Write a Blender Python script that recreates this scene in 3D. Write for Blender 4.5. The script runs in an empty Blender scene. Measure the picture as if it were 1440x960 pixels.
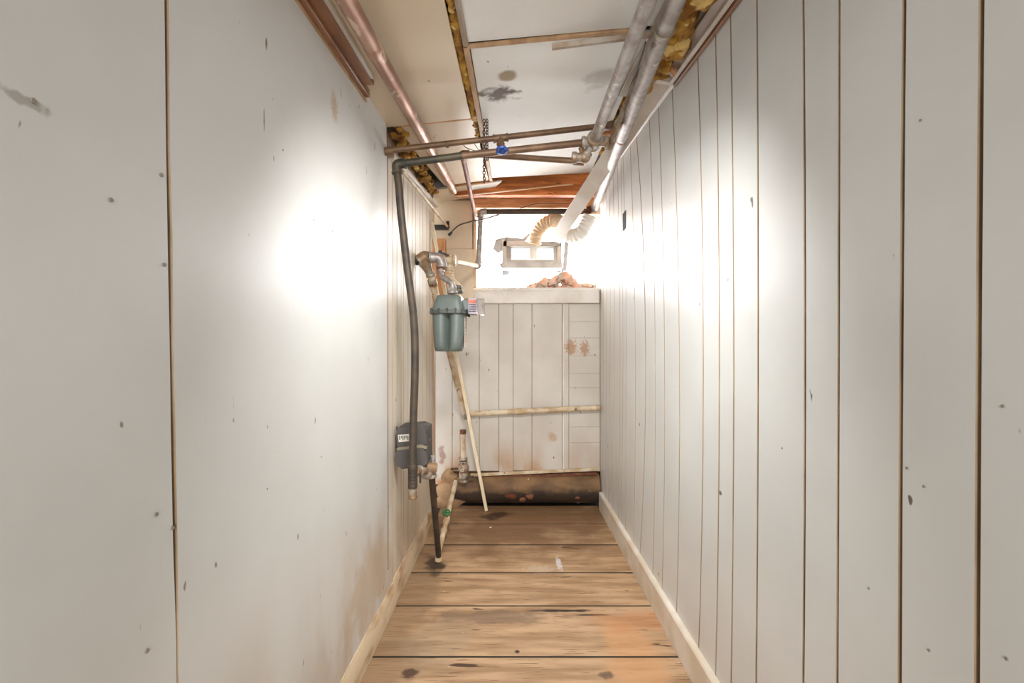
import bpy, bmesh, math, random
from mathutils import Vector, noise, Matrix
random.seed(7)
S = bpy.context.scene
COL = S.collection
# ------------------------------------------------------------------ camera, light, exposure
EYE = 1.15; F = 640.0; CX = 723.0; CY = 494.0
cam = bpy.data.objects.new('camera', bpy.data.cameras.new('camera')); COL.objects.link(cam)
cam.location = (0, 0, EYE); cam.rotation_euler = (math.pi/2, 0, 0)
cam.data.sensor_width = 36; cam.data.lens = 36*F/1440
cam.data.shift_x = -3/1440; cam.data.shift_y = 14/1440; cam.data.clip_start = .02
S.camera = cam
S.view_settings.view_transform = 'Standard'; S.view_settings.look = 'None'
S.view_settings.gamma = 1; S.view_settings.exposure = 0.0; S.view_settings.use_curve_mapping = False
W = bpy.data.worlds.new('world'); S.world = W; W.use_nodes = True
W.node_tree.nodes['Background'].inputs[0].default_value = (1.0, 1.0, .99, 1)
W.node_tree.nodes['Background'].inputs[1].default_value = 1.7
def area(name, loc, rot, sx, sy, power, col):
    l = bpy.data.lights.new(name, 'AREA'); l.shape = 'RECTANGLE'; l.size = sx; l.size_y = sy
    l.energy = power; l.color = col
    o = bpy.data.objects.new(name, l); COL.objects.link(o); o.location = loc; o.rotation_euler = rot
    return o
area('room_light', (0.04, -3.2, 1.35), (math.pi/2, 0, 0), 1.8, 1.8, 120, (1, 1, 1))
cl = area("added_fill_light", (0.04, 0.97, 2.04), (math.radians(38), 0, 0), .30, .2, 17, (1, 1, .985)); cl.data.spread = math.radians(112)  # added fill lamp above the view, brightens the middle of the corridor
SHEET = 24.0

WL, WR, BY = -.55, .64, 3.38
RY = BY+.24
def lt(Y): return EYE + .825 + .077*Y
def rt(Y): return EYE + .88 + .113*Y
def ceil(x, Y):
    f = (x-WL)/(WR-WL); return lt(Y)*(1-f) + rt(Y)*f
def P(px, py, Y): return Vector(((px-CX)*Y/F, Y, EYE-(py-CY)*Y/F))
def YR(px): return WR*F/(px-CX)
def YL(px): return WL*F/(px-CX)

# ------------------------------------------------------------------ materials
def lin(c):
    return tuple((v/255/12.92 if v/255 <= .04045 else ((v/255+.055)/1.055)**2.4) for v in c) + (1,)
def mat(name, c1, c2=None, rough=.6, metal=0, scale=6, stretch=(1,1,1), bump=0, bscale=30, bstretch=None,
        spots=(), specks=None, edge=.5, dirt=None, coat=0, rvar=0):
    m = bpy.data.materials.new(name); m.use_nodes = True; nt = m.node_tree; N = nt.nodes; L = nt.links
    b = N['Principled BSDF']; b.inputs['Roughness'].default_value = rough; b.inputs['Metallic'].default_value = metal
    geo = N.new('ShaderNodeNewGeometry')
    def mapped(st, off=(0,0,0)):
        mp = N.new('ShaderNodeMapping'); mp.inputs['Scale'].default_value = st; mp.inputs['Location'].default_value = off
        L.new(geo.outputs['Position'], mp.inputs[0]); return mp.outputs[0]
    def noi(st, sc, det=5, dist=0, off=(0,0,0)):
        n = N.new('ShaderNodeTexNoise'); n.inputs['Scale'].default_value = sc; n.inputs['Detail'].default_value = det
        n.inputs['Distortion'].default_value = dist; L.new(mapped(st, off), n.inputs['Vector']); return n.outputs['Fac']
    def ramp(x, a, bb):
        r = N.new('ShaderNodeMapRange'); r.inputs[1].default_value = a; r.inputs[2].default_value = bb
        r.interpolation_type = 'SMOOTHSTEP'; L.new(x, r.inputs[0]); return r.outputs[0]
    def math_(op, x, y):
        q = N.new('ShaderNodeMath'); q.operation = op
        for i, v in enumerate((x, y)):
            if isinstance(v, (int, float)): q.inputs[i].default_value = v
            else: L.new(v, q.inputs[i])
        return q.outputs[0]
    def mix(f, a, bb):
        q = N.new('ShaderNodeMix'); q.data_type = 'RGBA'
        if isinstance(f, float): q.inputs[0].default_value = f
        else: L.new(f, q.inputs[0])
        for i, v in ((6, a), (7, bb)):
            if isinstance(v, tuple): q.inputs[i].default_value = v
            else: L.new(v, q.inputs[i])
        return q.outputs[2]
    col = lin(c1)
    if c2: col = mix(ramp(noi(stretch, scale), edge-.15, edge+.15), lin(c1), lin(c2))
    if specks:                                   # (scale, stretch, threshold, colour)
        for sc, st, th, cc in specks:
            col = mix(ramp(noi(st, sc, 2, 0, (3.1, 7.7, 1.3)), th, th+.03), col, lin(cc))
    if dirt:                                     # (z0, z1, colour, amount): grime kicked up from the floor
        z0, z1, cc, am = dirt
        sx = N.new('ShaderNodeSeparateXYZ'); L.new(geo.outputs['Position'], sx.inputs[0])
        hz = ramp(sx.outputs[2], z1, z0)
        f = math_('MULTIPLY', math_('MULTIPLY', hz, ramp(noi((1,1,.4), 5, 7), .38, .68)), am)
        col = mix(f, col, lin(cc))
    for (cen, rad, cc, am, nsc) in spots:        # stains with a place of their own
        mp = N.new('ShaderNodeVectorMath'); mp.operation = 'SUBTRACT'; mp.inputs[1].default_value = cen
        L.new(geo.outputs['Position'], mp.inputs[0])
        dv = N.new('ShaderNodeVectorMath'); dv.operation = 'DIVIDE'; dv.inputs[1].default_value = rad
        L.new(mp.outputs[0], dv.inputs[0])
        ln = N.new('ShaderNodeVectorMath'); ln.operation = 'LENGTH'; L.new(dv.outputs[0], ln.inputs[0])
        d = math_('ADD', ln.outputs['Value'], math_('MULTIPLY', math_('SUBTRACT', noi((1,1,1), nsc, 6), .5), 2.2))
        f = math_('MULTIPLY', ramp(d, 1.1, .45), am)
        col = mix(f, col, lin(cc))
    if isinstance(col, tuple): b.inputs['Base Color'].default_value = col
    else: L.new(col, b.inputs['Base Color'])
    if rvar:
        r = math_('ADD', math_('MULTIPLY', noi(stretch, 4), rvar), rough-rvar/2); L.new(r, b.inputs['Roughness'])
    if bump:
        bp = N.new('ShaderNodeBump'); bp.inputs['Strength'].default_value = bump; bp.inputs['Distance'].default_value = .004
        L.new(noi(bstretch or stretch, bscale, 6, .4), bp.inputs['Height']); L.new(bp.outputs[0], b.inputs['Normal'])
    return m
def emis(name, c, s):
    m = bpy.data.materials.new(name); m.use_nodes = True; nt = m.node_tree; b = nt.nodes['Principled BSDF']
    b.inputs['Base Color'].default_value = lin(c); b.inputs['Emission Color'].default_value = lin(c)
    b.inputs['Emission Strength'].default_value = s; return m

mould1 = P(700, 146, 1.79); mould2 = P(713, 124, 1.66)
M = {}
M['wall_sheet'] = mat('painted_sheet', (213,214,211), (206,206,203), .38, scale=2.2, bump=.05, bscale=16, bstretch=(1,7,.8), rvar=.05,
    specks=[(40, (1,1,.35), .725, (140,126,108))], dirt=(0.0, .75, (170,135,95), .65),
    spots=[(P(470,150,1.39), (.1,.03,.05), (178,152,112), .7, 120), (Vector((-.55,1.75,.25)), (.1,.3,.2), (180,150,112), .5, 9),
           (P(371,168,1), (.1,.004,.03), (140,122,100), .8, 60), (P(40,140,.51),(.1,.035,.008),(150,142,132),.7,60)])
M['wall_board'] = mat('painted_board', (213,215,213), (206,207,205), .38, scale=2.5, bump=.04, bscale=18, bstretch=(1,7,.7), rvar=.05,
    specks=[(24, (1,1,.6), .75, (110,100,90))], dirt=(0.0, .30, (190,165,130), .4))
M['wall_board_left'] = mat('stained_board', (214,206,193), (206,195,178), .4, scale=2.5, bump=.15, bscale=18, bstretch=(1,7,.7),
    specks=[(24, (1,1,.6), .74, (110,90,70))], dirt=(0.0, .8, (190,150,105), .55),
    spots=[(Vector((-.54,3.13,1.2)), (.08,.09,1.5), (196,140,88), .8, 6)])
M['back_board'] = mat('back_painted_board', (194,187,177), (184,174,162), .5, scale=3, bump=.12, bscale=20,
    specks=[(26, (1,1,.6), .72, (130,95,60))], dirt=(.15, .62, (165,120,75), .9),
    spots=[(P(803,488,BY), (.05,.2,.07), (160,110,64), .8, 60), (P(822,490,BY), (.04,.2,.07), (160,110,64), .75, 60),
           (P(776,614,BY), (.04,.2,.05), (165,125,80), .55, 14), (P(622,640,BY), (.03,.2,.08), (120,60,50), .6, 24),
           (P(632,680,BY), (.12,.3,.12), (165,105,55), .9, 8)])
M['groove'] = mat('groove_paint', (172,150,122), (150,126,98), .7)
M['dark_gap'] = mat('dark_gap', (48,40,32), rough=.9)
def chalk(px, py): return Vector(((px-CX)*EYE/(py-CY), EYE*F/(py-CY), 0))
M['plank'] = mat('worn_plank', (182,150,116), (148,116,84), .55, scale=3.0, stretch=(.9,7,1), bump=.25, bscale=22, bstretch=(.6,8,1), rvar=.15,
    specks=[(9, (.5,2.2,1), .70, (72,48,32)), (40, (1,1,1), .74, (196,178,150)), (60,(.12,3,1),.64,(96,64,40))],
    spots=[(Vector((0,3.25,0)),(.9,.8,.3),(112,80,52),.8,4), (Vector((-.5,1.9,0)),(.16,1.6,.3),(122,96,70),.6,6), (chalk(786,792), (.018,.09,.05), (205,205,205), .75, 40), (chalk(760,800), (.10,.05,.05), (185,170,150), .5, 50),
           (chalk(790,858), (.20,.012,.05), (28,20,14), 1, 9), (chalk(835,864), (.10,.006,.05), (28,20,14), 1, 5),
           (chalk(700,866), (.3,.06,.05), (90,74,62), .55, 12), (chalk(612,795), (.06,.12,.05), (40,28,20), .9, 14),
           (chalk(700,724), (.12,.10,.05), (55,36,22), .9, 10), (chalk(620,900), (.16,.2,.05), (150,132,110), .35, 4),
           (chalk(900,930), (.12,.25,.05), (200,146,98), .5, 4), (chalk(577,946), (.035,.03,.05), (66,44,34), .9, 20),
           (chalk(853,948), (.03,.025,.05), (88,66,54), .8, 20), (chalk(727,916), (.012,.012,.05), (50,30,24), 1, 20),
           (chalk(900,872), (.2,.1,.05), (186,128,84), .5, 5)])
M['base_white'] = mat('base_white', (222,214,202), (205,192,172), .45, scale=7, bump=.1)
M['base_left'] = mat('base_worn', (206,186,156), (160,122,84), .55, scale=9, stretch=(1,.6,2), bump=.2, edge=.55)
M['ceil_warm'] = mat('ceiling_cream', (216,198,172), (208,188,160), .5, scale=2, bump=.06, specks=[(20,(1,1,1),.75,(120,95,70))])
M['ceil_white'] = mat('ceiling_white', (234,233,230), (227,225,220), .7, scale=2.4, bump=.08, specks=[(22,(1,1,1),.75,(140,120,95))],
    spots=[(mould1, (.085,.07,.35), (84,62,48), 1, 22), (mould2, (.03,.035,.3), (150,128,96), .9, 5),
           (P(846,140,1.75), (.07,.1,.2), (150,140,128), .5, 12)])
M['batten'] = mat('raw_batten', (186,150,112), (160,124,88), .6, scale=8, stretch=(4,1,1))
M['batten_brown'] = mat('brown_batten', (150,104,70), (126,82,52), .4, scale=8, stretch=(5,1,1), bump=.1)
M['joist'] = mat('old_joist', (236,142,72), (176,96,44), .65, scale=5, stretch=(.8,3,7), bump=.5, bscale=30, specks=[(30,(.4,1,2),.68,(120,62,28))])
M['joist_pale'] = mat('pale_joist', (214,166,120), (186,130,84), .65, scale=6, stretch=(.8,3,6), bump=.5, bscale=30)
M['lath'] = mat('raw_lath', (226,196,160), (210,170,126), .6, scale=10)
M['orange_wood'] = mat('orange_wood', (206,150,96), (182,112,62), .6, scale=8, stretch=(3,3,.6), bump=.2)
M['trim_white'] = mat('trim_white', (216,210,202), (198,186,172), .45, scale=5, bump=.08)
M['trim_grey'] = mat('trim_greyed', (176,164,150), (150,128,108), .5, scale=5, stretch=(4,.6,3))
M['insul_y'] = mat('yellow_insulation', (196,150,60), (130,84,30), .95, scale=16, bump=.9, bscale=90, specks=[(14,(1,1,1),.62,(222,190,120))])
M['insul_p'] = mat('pink_insulation', (222,168,142), (200,184,168), .95, scale=16, bump=.9, bscale=90, specks=[(18,(1,1,1),.62,(140,110,96))])
M['iron'] = mat('dark_iron', (58,52,45), (78,66,54), .55, metal=.35, scale=14, bump=.15)
M['iron_green'] = mat('dark_iron_elbow', (62,62,54), (88,80,66), .5, metal=.4, scale=14, bump=.15)
M['brown_pipe'] = mat('brown_pipe', (132,104,78), (104,78,58), .5, metal=.3, scale=10, bump=.15)
M['nail'] = mat('painted_nail', (140,130,118), rough=.5)
M['copper'] = mat('copper', (184,146,124), (150,110,90), .42, metal=.45, scale=9, stretch=(1,.7,1), bump=.05, specks=[(12,(1,.6,1),.57,(140,122,92)), (30,(1,.5,1),.62,(205,180,160))])
M['copper_dark'] = mat('copper_dark', (142,92,70), (112,70,52), .6, metal=.25, scale=9)
M['galv'] = mat('galvanised', (172,166,161), (146,135,128), .45, metal=.45, scale=26, bump=.12, specks=[(10,(1,1,1),.66,(110,86,72)), (38,(1,1,1),.66,(206,202,198))])
M['galv_rust'] = mat('rusty_galvanised', (168,160,148), (140,112,84), .5, metal=.45, scale=20, bump=.3, specks=[(26,(1,1,1),.66,(150,84,46)), (20,(1,1,1),.68,(90,76,60))])
M['painted_pipe'] = mat('painted_pipe', (206,190,164), (176,148,112), .55, scale=14, bump=.25, specks=[(30,(1,1,1),.68,(120,82,50))])
M['rust'] = mat('rust', (120,72,46), (86,46,30), .75, scale=22, bump=.5)
M['sewer'] = mat('sewer_pipe', (124,92,56), (88,62,38), .7, scale=5, stretch=(1,1,2), bump=.4, bscale=14,
    specks=[(7,(1,1,2),.66,(142,104,66)), (30,(1,1,1),.76,(200,190,170))],
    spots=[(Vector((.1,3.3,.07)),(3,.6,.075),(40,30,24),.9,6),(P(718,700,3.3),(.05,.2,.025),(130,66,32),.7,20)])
M['meter'] = mat('meter_paint', (100,109,104), (92,101,96), .38, scale=5, bump=.03)
M['meter_dark'] = mat('meter_flange', (84,88,84), (70,70,66), .45, scale=14, metal=.2)
M['box'] = mat('box_plastic', (76,70,67), (66,61,58), .6, scale=6, bump=.05)
M['box_band'] = mat('box_band', (136,124,104), (120,108,90), .45)
M['label'] = mat('label_paper', (214,206,192), rough=.6)
M['ink'] = mat('ink', (54,48,46), rough=.7)
M['red'] = mat('orange_print', (206,116,84), rough=.6)
M['blue'] = mat('blue_handwheel', (52,92,170), (34,62,128), .35, scale=20)
M['green'] = mat('green_handwheel', (40,120,70), (30,86,52), .4, scale=20)
M['black'] = mat('black_metal', (30,27,25), rough=.5)
M['wire'] = mat('wire_rubber', (64,56,48), rough=.5)
M['chain'] = mat('chain_steel', (120,98,78), (78,60,46), .45, metal=.6, scale=30)
M['stick'] = mat('stick_wood', (232,218,190), (218,200,168), .6, scale=12, stretch=(3,3,.5))
M['duct'] = mat('duct_white', (226,222,214), rough=.5)
M['duct_tan'] = mat('duct_tan', (206,186,158), (190,166,136), .55, scale=14)
M['tape'] = mat('silver_tape', (120,121,124), (104,106,110), .4, metal=.2, scale=20)
M['frame'] = mat('window_frame_paint', (176,174,170), (156,153,148), .5, scale=12, bump=.1)
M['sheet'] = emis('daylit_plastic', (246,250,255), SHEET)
M['pane'] = emis('daylit_pane', (255,252,248), .9)
g = bpy.data.materials.new('clear_cover'); g.use_nodes = True; gb = g.node_tree.nodes['Principled BSDF']
gb.inputs['Base Color'].default_value = (.95,.93,1,1); gb.inputs['Roughness'].default_value = .08
gb.inputs['Transmission Weight'].default_value = 1; gb.inputs['IOR'].default_value = 1.2; gb.inputs['Alpha'].default_value = .8
M['clear'] = g

# ------------------------------------------------------------------ mesh helpers
ORG = {}
class MB:
    def __init__(s): s.v = []; s.f = []
    def add(s, vs, fs):
        n = len(s.v); s.v += [Vector(v) for v in vs]; s.f += [tuple(i+n for i in f) for f in fs]; return s
    def hexa(s, A, B):                            # two matching section loops
        n = len(A); fs = [tuple(range(n))[::-1], tuple(range(n, 2*n))]
        fs += [(i, (i+1) % n, n+(i+1) % n, n+i) for i in range(n)]
        return s.add(list(A)+list(B), fs)
    def box(s, a, b):
        x0,y0,z0 = a; x1,y1,z1 = b
        return s.hexa([(x0,y0,z0),(x1,y0,z0),(x1,y1,z0),(x0,y1,z0)], [(x0,y0,z1),(x1,y0,z1),(x1,y1,z1),(x0,y1,z1)])
    def bar(s, p, q, w, h, up=(0,0,1), ch=.12):   # chamfered bar from p to q
        p = Vector(p); q = Vector(q); d = (q-p).normalized(); sx = d.cross(Vector(up)).normalized(); uz = sx.cross(d)
        c = min(w, h)*ch; W2, H2 = w/2, h/2
        o = [(-W2+c,-H2),(W2-c,-H2),(W2,-H2+c),(W2,H2-c),(W2-c,H2),(-W2+c,H2),(-W2,H2-c),(-W2,-H2+c)]
        return s.hexa([p+sx*a+uz*b for a, b in o], [q+sx*a+uz*b for a, b in o])
    def tube(s, pts, r, n=16, cap=True):
        pts = [Vector(p) for p in pts]; m = len(pts); rs = r if isinstance(r, (list, tuple)) else [r]*m
        T = [(pts[min(i+1, m-1)]-pts[max(i-1, 0)]).normalized() for i in range(m)]
        u = T[0].orthogonal().normalized(); vs = []; fs = []
        for i in range(m):
            u = (u - T[i]*u.dot(T[i])).normalized(); w = T[i].cross(u)
            for k in range(n):
                a = 2*math.pi*k/n; vs.append(pts[i]+(u*math.cos(a)+w*math.sin(a))*rs[i])
        for i in range(m-1):
            for k in range(n): fs.append((i*n+k, i*n+(k+1) % n, (i+1)*n+(k+1) % n, (i+1)*n+k))
        if cap: fs += [tuple(range(n))[::-1], tuple(range((m-1)*n, m*n))]
        return s.add(vs, fs)
    def ring(s, c, axis, r, w, n=20):             # bead ring / coupling
        c = Vector(c); a = Vector(axis).normalized()
        return s.tube([c-a*w/2, c-a*w/2.01, c-a*w*.3, c+a*w*.3, c+a*w/2.01, c+a*w/2], [r*.8, r*.93, r, r, r*.93, r*.8], n)
    def ball(s, c, r, n=12, m=8, amp=0, fr=20, sc=(1,1,1)):
        c = Vector(c); vs = []; fs = []
        for i in range(m+1):
            th = math.pi*i/m
            for k in range(n):
                a = 2*math.pi*k/n; d = Vector((math.sin(th)*math.cos(a), math.sin(th)*math.sin(a), math.cos(th)))
                rr = r
                if amp: rr = r*(1+amp*noise.noise((c+d*r)*fr)+amp*.6*noise.noise((c+d*r)*fr*2.7))
                vs.append(c+Vector((d.x*rr*sc[0], d.y*rr*sc[1], d.z*rr*sc[2])))
        for i in range(m):
            for k in range(n): fs.append((i*n+k, (i+1)*n+k, (i+1)*n+(k+1) % n, i*n+(k+1) % n))
        return s.add(vs, fs)
    def torus(s, c, ax, R, r, n=20, k=8, stretch=None):
        c = Vector(c); ax = Vector(ax).normalized(); u = ax.orthogonal().normalized() if stretch is None else Vector(stretch).normalized()
        w = ax.cross(u); pts = []
        vs = []; fs = []
        for i in range(n):
            a = 2*math.pi*i/n; d = u*math.cos(a)+w*math.sin(a); o = u*(.45*R*(1 if math.cos(a) > 0 else -1)) if stretch is not None else Vector((0,0,0))
            for j in range(k):
                b = 2*math.pi*j/k; vs.append(c+o+d*(R+r*math.cos(b))+ax*r*math.sin(b))
        for i in range(n):
            for j in range(k): fs.append((i*k+j, ((i+1) % n)*k+j, ((i+1) % n)*k+(j+1) % k, i*k+(j+1) % k))
        return s.add(vs, fs)
    def build(s, name, m, parent=None, ang=35, **props):
        me = bpy.data.meshes.new(name)
        if parent is not None: org = ORG[parent]
        else:
            lo = [min(v[i] for v in s.v) for i in range(3)]; hi = [max(v[i] for v in s.v) for i in range(3)]
            org = Vector(((lo[0]+hi[0])/2, (lo[1]+hi[1])/2, lo[2]))
        me.from_pydata([v-org for v in s.v], [], s.f)
        bm = bmesh.new(); bm.from_mesh(me); bmesh.ops.recalc_face_normals(bm, faces=bm.faces); bm.to_mesh(me); bm.free()
        me.polygons.foreach_set('use_smooth', [True]*len(me.polygons)); me.set_sharp_from_angle(angle=math.radians(ang))
        me.materials.append(M[m] if isinstance(m, str) else m)
        o = bpy.data.objects.new(name, me); COL.objects.link(o)
        if parent is not None: o.parent = parent
        else: o.location = org
        ORG[o] = org
        for k, v in props.items(): o[k] = v
        return o
def thing(name, label, cat, loc, group=None):
    o = bpy.data.objects.new(name, None); COL.objects.link(o); o.location = loc; ORG[o] = Vector(loc)
    o.empty_display_size = .05; o['label'] = label; o['category'] = cat
    if group: o['group'] = group
    return o
def bend(pts, r, n=6):                             # round the corners of a polyline
    pts = [Vector(p) for p in pts]; out = [pts[0]]
    for i in range(1, len(pts)-1):
        a, b, c = pts[i-1], pts[i], pts[i+1]; d1 = (a-b); d2 = (c-b)
        rr = min(r, d1.length*.45, d2.length*.45); p = b+d1.normalized()*rr; q = b+d2.normalized()*rr
        for k in range(n+1):
            t = k/n; out.append(p*(1-t)**2+b*2*t*(1-t)+q*t*t)
    out.append(pts[-1]); return out
def sag(pts, n=8):                                 # smooth curve through points
    pts = [Vector(p) for p in pts]; out = []
    for i in range(len(pts)-1):
        p0 = pts[max(i-1,0)]; p1 = pts[i]; p2 = pts[i+1]; p3 = pts[min(i+2, len(pts)-1)]
        for k in range(n):
            t = k/n; out.append(.5*((2*p1)+(p2-p0)*t+(2*p0-5*p1+4*p2-p3)*t*t+(3*p1-p0-3*p2+p3)*t**3))
    return out+[pts[-1]]
def elbow(mb, a, b, c, r, leg=2.2):                # fitting body around corner b with beads
    a, b, c = Vector(a), Vector(b), Vector(c); d1 = (a-b).normalized(); d2 = (c-b).normalized()
    p = b+d1*r*leg; q = b+d2*r*leg
    mb.tube(bend([p, b, q], r*1.8, 8), r*1.22); mb.ring(p, d1, r*1.42, r*.6); mb.ring(q, d2, r*1.42, r*.6)
def struct(o): o['kind'] = 'structure'; return o

# ------------------------------------------------------------------ setting: floor
Y0 = -1.6
floor = struct(MB().box((WL-.06, Y0, -.07), (WR+.06, BY+.3, -.022)).build('floor', 'dark_gap'))
ys = [3.40, 3.04, 2.71, 2.37, 2.06, 1.716, 1.375, 1.03, .69, .34, 0, -.34, -.68, -1.02, -1.3, Y0]
for i in range(len(ys)-1):
    g_ = .0012 + .0012*(i in (4, 5, 2)); b, a = ys[i]-g_, ys[i+1]+g_; dz = random.uniform(-.0015, .0015); mb = MB(); c = .003
    sec = [(a,-.022),(b,-.022),(b,-c+dz),(b-c,dz),(a+c,dz),(a,-c+dz)]
    o = mb.hexa([(WL+.012, y, z) for y, z in sec], [(WR-.02, y+random.uniform(-.001,.001), z) for y, z in sec]).build('floor_plank', 'plank', floor); o.data.materials.append(M['dark_gap'])
    for k, p in enumerate(o.data.polygons): p.material_index = 0 if k in (0, 1, 5) else 1

# ------------------------------------------------------------------ setting: walls
wall_left = struct(MB().hexa([(WL-.03,Y0,0),(WL-.015,Y0,0),(WL-.015,3.17,0),(WL-.03,3.17,0)],
    [(WL-.03,Y0,lt(Y0)+.1),(WL-.015,Y0,lt(Y0)+.1),(WL-.015,3.17,lt(3.17)+.1),(WL-.03,3.17,lt(3.17)+.1)]).build('wall_left', 'groove'))
def wall_piece(xf, th, prof_a, prof_b, name, m, parent, c=.0015, bow=None):
    """upright board; prof_a / prof_b = [(y, z)...] near and far edges, xf face x, th signed thickness away from the room"""
    n = len(prof_a); vs = []; fs = []
    for (ya, za), (yb, zb) in zip(prof_a, prof_b):
        bx = bow(ya) if bow else 0; bx2 = bow(yb) if bow else 0
        sgn = 1 if th > 0 else -1
        vs += [(xf+th, ya, za), (xf+sgn*c+bx, ya, za), (xf+bx, ya+c, za), (xf+bx2, yb-c, zb), (xf+sgn*c+bx2, yb, zb), (xf+th, yb, zb)]
    for i in range(n-1):
        for k in range(6): fs.append((i*6+k, i*6+(k+1) % 6, (i+1)*6+(k+1) % 6, (i+1)*6+k))
    fs += [tuple(range(6))[::-1], tuple(range((n-1)*6, n*6))]
    o = MB().add(vs, fs).build(name, m, parent, ang=25); o.data.materials.append(M['groove'])
    for i, p in enumerate(o.data.polygons):
        if i < (n-1)*6 and i % 6 != 2: p.material_index = 1
    return o
def seamL(px_list):      # [(px, py)...] on the left wall plane, top to bottom -> [(y, z)...]
    out = []
    for px, py in px_list:
        Y = YL(px); out.append((Y, EYE-(py-CY)*Y/F))
    return out
# two broad sheets: the joint between them wanders
joint = [(233.0,-70),(233,0),(236,200),(240,330),(241,480),(244,600),(247,760),(251,900),(254,1060)]
J = seamL(joint)
za = [(Y0, z) for _, z in J]; za[0] = (Y0, lt(Y0)); Jt = list(J); Jt[0] = (J[0][0], lt(J[0][0])-.002); Jt[-1] = (J[-1][0], 0.0); za[-1] = (Y0, 0.0)
rag = [0,.0,.001,.004,.001,.003,.003,.002,0]
wall_piece(WL, -.012, za, [(y-.0012-r, z) for (y, z), r in zip(Jt, rag)], 'wall_sheet', 'wall_sheet', wall_left)
E = seamL([(543,150),(545,250),(545.5,380),(545,500),(547,620),(549,760),(550,830)])
E[0] = (E[0][0], lt(E[0][0])); E[-1] = (E[-1][0], 0)
na = [(Jt[0][0], lt(Jt[0][0])), Jt[2], Jt[3], Jt[4], Jt[5], Jt[6], Jt[-1]]
nz = [(y+.0012, z) for y, z in na]
wall_piece(WL+.001, -.012, nz, E, 'wall_sheet', 'wall_sheet', wall_left)
# narrow grooved boards beyond the sheets
def ltop(Y): return EYE + .884 + .129*(Y-2.16)
edges = [1.985, 2.06, 2.135, 2.215, 2.26, 2.36, 2.46, 2.54, 2.66, 2.74, 2.86, 2.97, 3.05, 3.165]
for a, b in zip(edges, edges[1:]):
    last = b > 3.1
    zs = [0, .35, .7, 1.05, 1.4, 1.75]
    A = [(a+.0022, z) for z in zs] + [(a+.0022, ltop(a))]
    B = [(b-.0022 + (.03*math.sin(z*3.1)+random.uniform(-.006,.006)-.02 if last else 0), z) for z in zs] + [(b-.0022-(.02 if last else 0), ltop(b))]
    wall_piece(WL, -.01, A, B, 'wall_board', 'wall_board_left', wall_left)
MB().bar((WL+.012,1.99,ltop(1.99)-.006),(WL+.012,3.14,ltop(3.14)-.006),.03,.022).build('cap_moulding','trim_white',wall_left)
# strip of panel edge at seam E, split and brown
MB().bar((WL-.004,1.982,.2),(WL-.004,1.972,2.1),.012,.012).build('panel_edge','batten_brown',wall_left)

wall_right = struct(MB().hexa([(WR+.012,Y0,0),(WR+.03,Y0,0),(WR+.03,BY+.3,0),(WR+.012,BY+.3,0)],
    [(WR+.012,Y0,rt(Y0)+.06),(WR+.03,Y0,rt(Y0)+.06),(WR+.03,BY+.3,rt(BY)+.1),(WR+.012,BY+.3,rt(BY)+.1)]).build('wall_right', 'groove'))
gr = [  # (px at top, mid, bottom)  farthest to nearest
 (848,848.5,847),(852,853,851),(857,858,855),(862,864,861),(868,872,869),(873,876,873),(876,881,879),(886,893.5,890),(895,908,898),(913,921.5,917),(926,934.6,930),
 (945,955.6,950),(981,989,981),(1006,1011.6,1005),(1027,1031.8,1026.5),(1064,1066,1061.5),(1128,1132,1126),(1180,1179,1175),(1275,1267,1264),(1385,1375.6,1372)]
tops = []
def prof(pt, pm, pb, off):
    yt, ym, yb = YR(pt), YR(pm), YR(pb); zt = rt(yt)-.02
    out = []
    for k in range(9):
        t = k/8; z = zt*t     # t 0 bottom .. 1 top ; quadratic through bottom, mid, top
        y = yb*(1-t)*(1-2*t)+ym*4*t*(1-t)+yt*t*(2*t-1)
        out.append((y+off, z))
    return out
def straight(Y, off): 
    return [(Y+off, (rt(Y)-.02)*k/8) for k in range(9)]
G = [('p', g) for g in gr]
def edge(i, off):
    return prof(*gr[i], off)
half = .0026
wide = {8: .0045, 17: .002}
near = [.47, .33, .2, .05, -.12, -.3, -.5, -.72, -.95, -1.2, Y0]
prev = straight(BY-.001, 0)
for i in range(len(gr)):
    h = wide.get(i, half)
    wall_piece(WR, .012, edge(i, h), prev, 'wall_board', 'wall_board', wall_right); prev = edge(i, -h)
for Y in near:
    wall_piece(WR, .012, straight(Y, half), prev, 'wall_board', 'wall_board', wall_right); prev = straight(Y, -half)
# slot cut-out
MB().hexa([P(876,300,2.66)+Vector((0,0,0)), P(880,297,2.62), P(880,321,2.62), P(876,323,2.66)],
          [P(876,300,2.66)+Vector((.004,0,0)), P(880,297,2.62)+Vector((.004,0,0)), P(880,321,2.62)+Vector((.004,0,0)), P(876,323,2.66)+Vector((.004,0,0))])
slot = MB(); s0 = P(879,297,YR(879)); s1 = P(879,322,YR(879))
slot.box((WR-.002, YR(880.4), s1.z), (WR+.002, YR(876), s0.z)).build('wall_slot', 'dark_gap', wall_right)

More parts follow.
